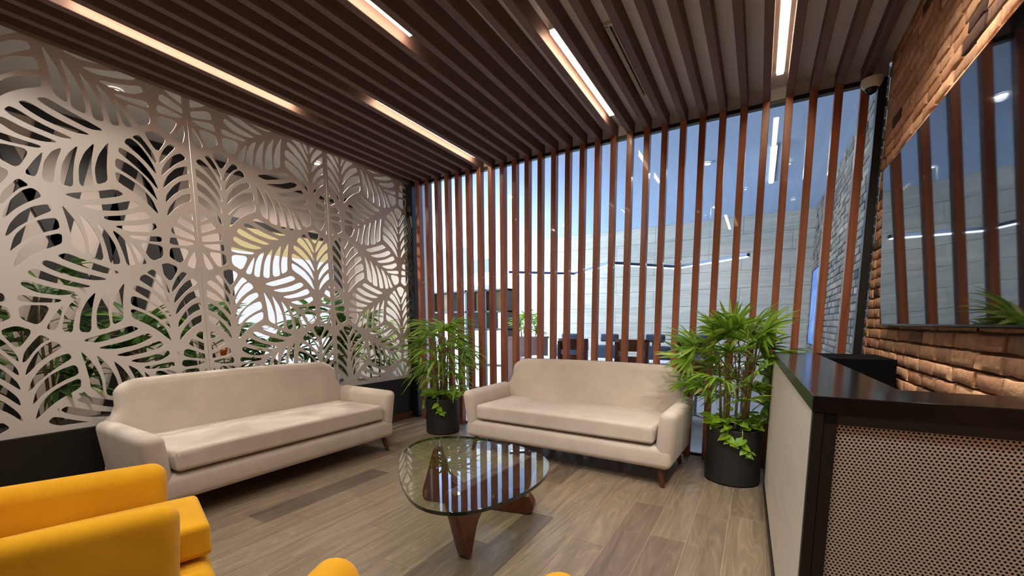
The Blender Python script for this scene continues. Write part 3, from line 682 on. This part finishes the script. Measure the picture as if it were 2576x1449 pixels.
# ================================================================== ROOM BEYOND THE GLASS
YF = 8.4
tag(MB().box(-3.9, XR+.15, 4.1, 4.45, -.06, 0).box(-8, XR+.15, 4.45, YF+.1, -.06, 0).build('floor', mat('grey_floor', srgb(138, 138, 142), .45)), kind='structure')
tag(MB().box(-3.9, XR+.15, 4.1, 4.45, ZC, ZC+.08).box(-8, XR+.15, 4.45, YF+.1, ZC, ZC+.08).build('ceiling', mat('pale_blue_ceiling', srgb(176, 192, 220), .85)), kind='structure')
def board_mat():
    M = mat('grey_board', srgb(150, 152, 150), .75); v = coords(M, (.7, 1, 9), 20); n = noise(M, v, 1.6, 6, .6, .8)
    r = ramp(M, [(.3, srgb(172, 164, 150)), (.7, srgb(206, 196, 178))]); L(M, n.outputs['Fac'], r.inputs[0]); L(M, r.outputs[0], P(M).inputs['Base Color']); return M
M_board = board_mat()
wb = tag(MB().box(-8, XR+.15, YF+.02, YF+.12, 0, ZC).build('wall_back', mat('board_gap', srgb(96, 98, 98), .9)), kind='structure')
bw = 1.45
for r in range(10):
    x = -5.4-(.72 if r % 2 else 0); z0, z1 = r*.3+.002, min(ZC, (r+1)*.3)-.002
    while x < XR:
        a, c = x+.002, min(x+bw, XR+.02)-.002
        if c-a > .1: MB().box(a, c, YF, YF+.02, z0, z1, .002, 1).build('board', M_board, wb)
        x += bw
# brick wall going on beyond the glass
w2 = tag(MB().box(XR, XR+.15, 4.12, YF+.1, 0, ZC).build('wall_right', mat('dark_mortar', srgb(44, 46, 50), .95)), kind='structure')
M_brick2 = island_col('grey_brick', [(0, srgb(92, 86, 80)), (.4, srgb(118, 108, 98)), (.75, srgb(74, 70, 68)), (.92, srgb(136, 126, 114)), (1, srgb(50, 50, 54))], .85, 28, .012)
b = MB()
for n_, q in enumerate(layout(4.13, YF, .6, ZC, 9)): brick_bm(b.bm, *q, XR, 5000+n_)
tag(b.build('brickwork', M_brick2, w2, 60), kind='stuff')
tag(MB().box(-8.1, -8, 4.0, YF+.1, 0, ZC).build('wall_next_left', M_white), kind='structure')
tag(MB().box(-8, -3.9, 4.42, 4.46, 0, ZC).build('wall_next_front', M_white), kind='structure')
# unseen window added on the far left to light that room
dw = tag(empty('fill_window', (-7.98, 6.4, .5)), kind='structure')
MB().box(0, .01, -1.8, 1.8, .0, 2.3).build('pane', glow('daylight', (.66, .83, 1.0), NEXT), dw)
MB().box(0, .03, -1.85, -1.8, -.05, 2.35).box(0, .03, 1.8, 1.85, -.05, 2.35).box(0, .03, -.02, .02, 0, 2.3).box(0, .03, -1.8, 1.8, 2.3, 2.35).box(0, .03, -1.8, 1.8, -.05, 0).build('frame', M_black, dw)
# picture on the brick wall
pc = tag(empty('wall_picture', (XR-.03, 7.0, .9)), 'tall blue abstract picture on the brick wall beyond the glass', 'picture')
def pic_mat():
    M = mat('blue_print', srgb(70, 110, 190), .4); v = coords(M, (1, 3, 1.2)); n = noise(M, v, 2.2, 5, .6, 2.0)
    r = ramp(M, [(.3, srgb(34, 56, 108)), (.5, srgb(76, 108, 166)), (.62, srgb(140, 164, 200)), (.75, srgb(56, 92, 100))]); L(M, n.outputs['Fac'], r.inputs[0]); L(M, r.outputs[0], P(M).inputs['Base Color']); return M
MB().box(-.02, .0, -.55, .75, 0, 1.05, .002, 1).build('print', pic_mat(), pc)
MB().box(-.025, .004, -.57, -.55, -.02, 1.07).box(-.025, .004, .75, .77, -.02, 1.07).box(-.025, .004, -.55, .75, 1.05, 1.07).box(-.025, .004, -.55, .75, -.02, 0).build('frame', M_black, pc)
# zigzag pendant
zp = [(-4.156, 7.045), (-3.206, 7.955), (-2.139, 6.838), (-1.31, 7.935), (-.2, 7.081)]
zl = tag(empty('zigzag_pendant', (-2.15, 7.4, 2.15)), 'blue-white zigzag pendant lamp hanging in the room beyond the glass', 'lamp')
M_led = glow('blue_white_led', (.66, .82, 1.0), 9)
for a, c in zip(zp, zp[1:]):
    a, c = Vector((a[0]+2.15, a[1]-7.4, 0)), Vector((c[0]+2.15, c[1]-7.4, 0)); d = c-a; ang = math.atan2(d.y, d.x)
    mt = Matrix.Translation(a) @ Matrix.Rotation(ang, 4, 'Z')
    MB().box(-.02, d.length+.02, -.03, .03, .0, .045, .003, 1, mat=mt).build('housing', mat('blue_housing', srgb(46, 62, 96), .4), zl)
    MB().box(0, d.length, -.024, .024, -.012, .0, .002, 1, mat=mt).build('tube', M_led, zl)
    mid = (a+c)/2; MB().tube([(mid.x, mid.y, .04), (mid.x, mid.y, ZC-2.15)], .003, 6).build('cable', M_steel, zl)
M_lens2 = glow('cool_lens', (1, .95, .88), 30)
for k, (x, y, lab) in enumerate(((-5.0, 6.4, 'ceiling spot beyond the glass nearest the leaf screen corner'), (-5.6, 7.4, 'far ceiling spot beyond the glass near the leaf screen corner'), (-3.15, 5.4, 'ceiling spot beyond the glass above the planter with plants'), (-3.2, 7.4, 'far ceiling spot beyond the glass over the left end of the zigzag lamp'), (-.61, 5.45, 'near ceiling spot beyond the glass above the fan palm'), (-.69, 7.5, 'far ceiling spot beyond the glass over the right part of the zigzag lamp'))):
    downlight(x, y, ZC-.002, lab, 'ceiling spots beyond the glass', 30, (1.0, .95, .9), 150, .7, lens=M_lens2)
sl = tag(empty('strip_light', (.03, 5.9, ZC)), 'slim white strip light on the ceiling beyond the glass', 'lamp')
MB().box(-.03, .03, -.66, .66, -.02, -.001).build('housing', M_plastic, sl); MB().box(-.02, .02, -.64, .64, -.03, -.02).build('tube', glow('strip_tube', (.95, .97, 1), 12), sl)
# wooden chairs, tables, office chairs
def wood_chair(x, y, lab, rz=0):
    t = tag(empty('wooden_chair', (x, y, 0), rz), lab, 'chair', 'wooden chairs beyond the glass')
    MB().box(-.22, .22, -.2, .22, .43, .465, .012, 3).build('seat', M_walnut, t, 40)
    for sx in (-1, 1):
        MB().tube([(sx*.19, -.21, .0), (sx*.19, -.20, .46), (sx*.175, -.235, .80)], [.014, .02, .016], 8).build('leg', M_walnut, t, 50)
        MB().tube([(sx*.19, .2, 0), (sx*.18, .18, .45)], [.014, .02], 8).build('leg', M_walnut, t, 50)
    bend = lambda c: (c.x, c.y-.04*(1-(c.x/.22)**2)*-1-.02, c.z)
    b = MB()
    for i in range(8):
        x0, x1 = -.19+.38*i/8, -.19+.38*(i+1)/8
        f = lambda xx: -.262+.045*(xx/.19)**2
        for z0, z1 in ((.885, 1.02), (.62, .83)):
            v = [b.bm.verts.new(p) for p in ((x0, f(x0), z0), (x1, f(x1), z0), (x1, f(x1)+.018, z0), (x0, f(x0)+.018, z0), (x0, f(x0)-.02, z1), (x1, f(x1)-.02, z1), (x1, f(x1)-.002, z1), (x0, f(x0)-.002, z1))]
            for q in ((0, 1, 5, 4), (1, 2, 6, 5), (2, 3, 7, 6), (3, 0, 4, 7), (4, 5, 6, 7), (0, 3, 2, 1)): b.bm.faces.new([v[k] for k in q])
    b.build('backrest', M_walnut, t)
    MB().box(-.19, -.15, -.262, -.21, .70, .99, .006, 2).box(.15, .19, -.262, -.21, .70, .99, .006, 2).build('back_post', M_walnut, t)
    return t
wood_chair(-1.93, 5.0, 'dark wooden chair beyond the glass behind the left half of the slat sofa')
wood_chair(-1.22, 5.0, 'dark wooden chair beyond the glass behind the right half of the slat sofa')
wood_chair(-.60, 4.98, 'dark wooden chair beyond the glass behind the fan palm', R_(4))
M_slate = mat('slate_leather', srgb(58, 74, 98), .45)
def office_chair(x, y, lab):
    t = tag(empty('office_chair', (x, y, 0), math.pi), lab, 'chair', 'office chairs beyond the glass')
    for k in range(5):
        a = 2*math.pi*k/5; e = (.29*math.cos(a), .29*math.sin(a))
        MB().tube([(0, 0, .09), (e[0], e[1], .07)], [.022, .015], 8).build('spoke', M_steel, t, 50)
        MB().lathe([(0, -.026), (.018, -.02), (.026, 0), (.018, .02), (0, .026)], 12, (e[0], e[1], .028)).build('castor', M_black, t, 50)
    MB().tube([(0, 0, .09), (0, 0, .42)], .025, 12).build('gas_lift', M_steel, t, 50)
    MB().box(-.24, .24, -.23, .24, .42, .50, .035, 4).build('seat', M_slate, t, 50)
    MB().box(-.21, .21, -.29, -.23, .56, .90, .028, 4, fn=lambda c: (c.x*(1-.25*max(0, c.z-.78)), c.y-.1*(c.z-.5), c.z)).build('backrest', M_slate, t, 50)
    MB().box(-.13, .13, -.33, -.275, .945, 1.055, .026, 4).build('headrest', M_slate, t, 50)
    MB().box(-.035, .035, -.325, -.295, .86, .96).box(-.03, .03, -.28, -.2, .45, .6).build('spine', M_black, t)
    return t
for x, lab in ((-2.40, 'slate office chair beyond the glass, leftmost of the four'), (-1.80, 'slate office chair beyond the glass, second from the left'), (-1.18, 'slate office chair beyond the glass, third from the left'), (-.62, 'slate office chair beyond the glass, rightmost of the four')):
    office_chair(x, 5.5, lab)
tt = tag(empty('meeting_table', (-1.5, 5.2, 0)), 'long white meeting table beyond the glass', 'table')
MB().box(-1.3, 1.5, -.18, .22, .71, .745, .006, 2).build('table_top', M_white, tt)
for sx in (-1.2, 1.4):
    for sy in (-.13, .17): MB().box(sx-.02, sx+.02, sy-.02, sy+.02, 0, .71).build('leg', M_steel, tt)
# planter and shelves
pb = tag(empty('wooden_planter', (-3.4, 6.3, 0)), 'brown wooden planter beyond the glass behind the left end of the slat sofa', 'planter')
MB().box(-.30, .32, -.2, .2, 0, .97, .006, 2).build('box', M_walnut, pb); MB().box(-.31, .33, -.21, .21, .955, .985).build('rim', M_walnut, pb); MB().box(-.28, .30, -.18, .18, .96, .978).build('soil', M_soil, pb)
q = tag(empty('planter_palm', (-3.38, 6.3, .985)), 'leafy palm growing from the brown wooden planter', 'plant'); palm(q, .0, 4, FAN, 90, .2, .06, .36, 12, .18)
sh = tag(empty('shelving_unit', (-4.7, 6.6, 0)), 'black framed shelving unit with tan panels and white doors beyond the glass', 'shelving')
for k in range(5): MB().box(-.9+k*.43, -.86+k*.43, -.2, .2, 0, 1.82).build('upright', M_black, sh)
for z in (.45, 1.1, 1.42, 1.80): MB().box(-.9, .86, -.2, .2, z-.015, z+.015).build('shelf', M_black, sh)
M_tan = mat('tan_panel', srgb(206, 172, 132), .6)
for k in range(4):
    MB().box(-.858+k*.43, -.472+k*.43, -.19, -.17, .03, .43, .003, 1).build('door', M_white, sh)
    dr_ = MB().box(-.858+k*.43, -.472+k*.43, -.19, -.17, .47, 1.08, .003, 1).build('door', M_white, sh)
    MB().box(-.50+k*.43, -.49+k*.43, -.20, -.188, .70, .85).build('handle', M_black, dr_)
    if k != 1: MB().box(-.858+k*.43, -.472+k*.43, .1, .12, 1.44, 1.78).build('back_panel', M_tan, sh)
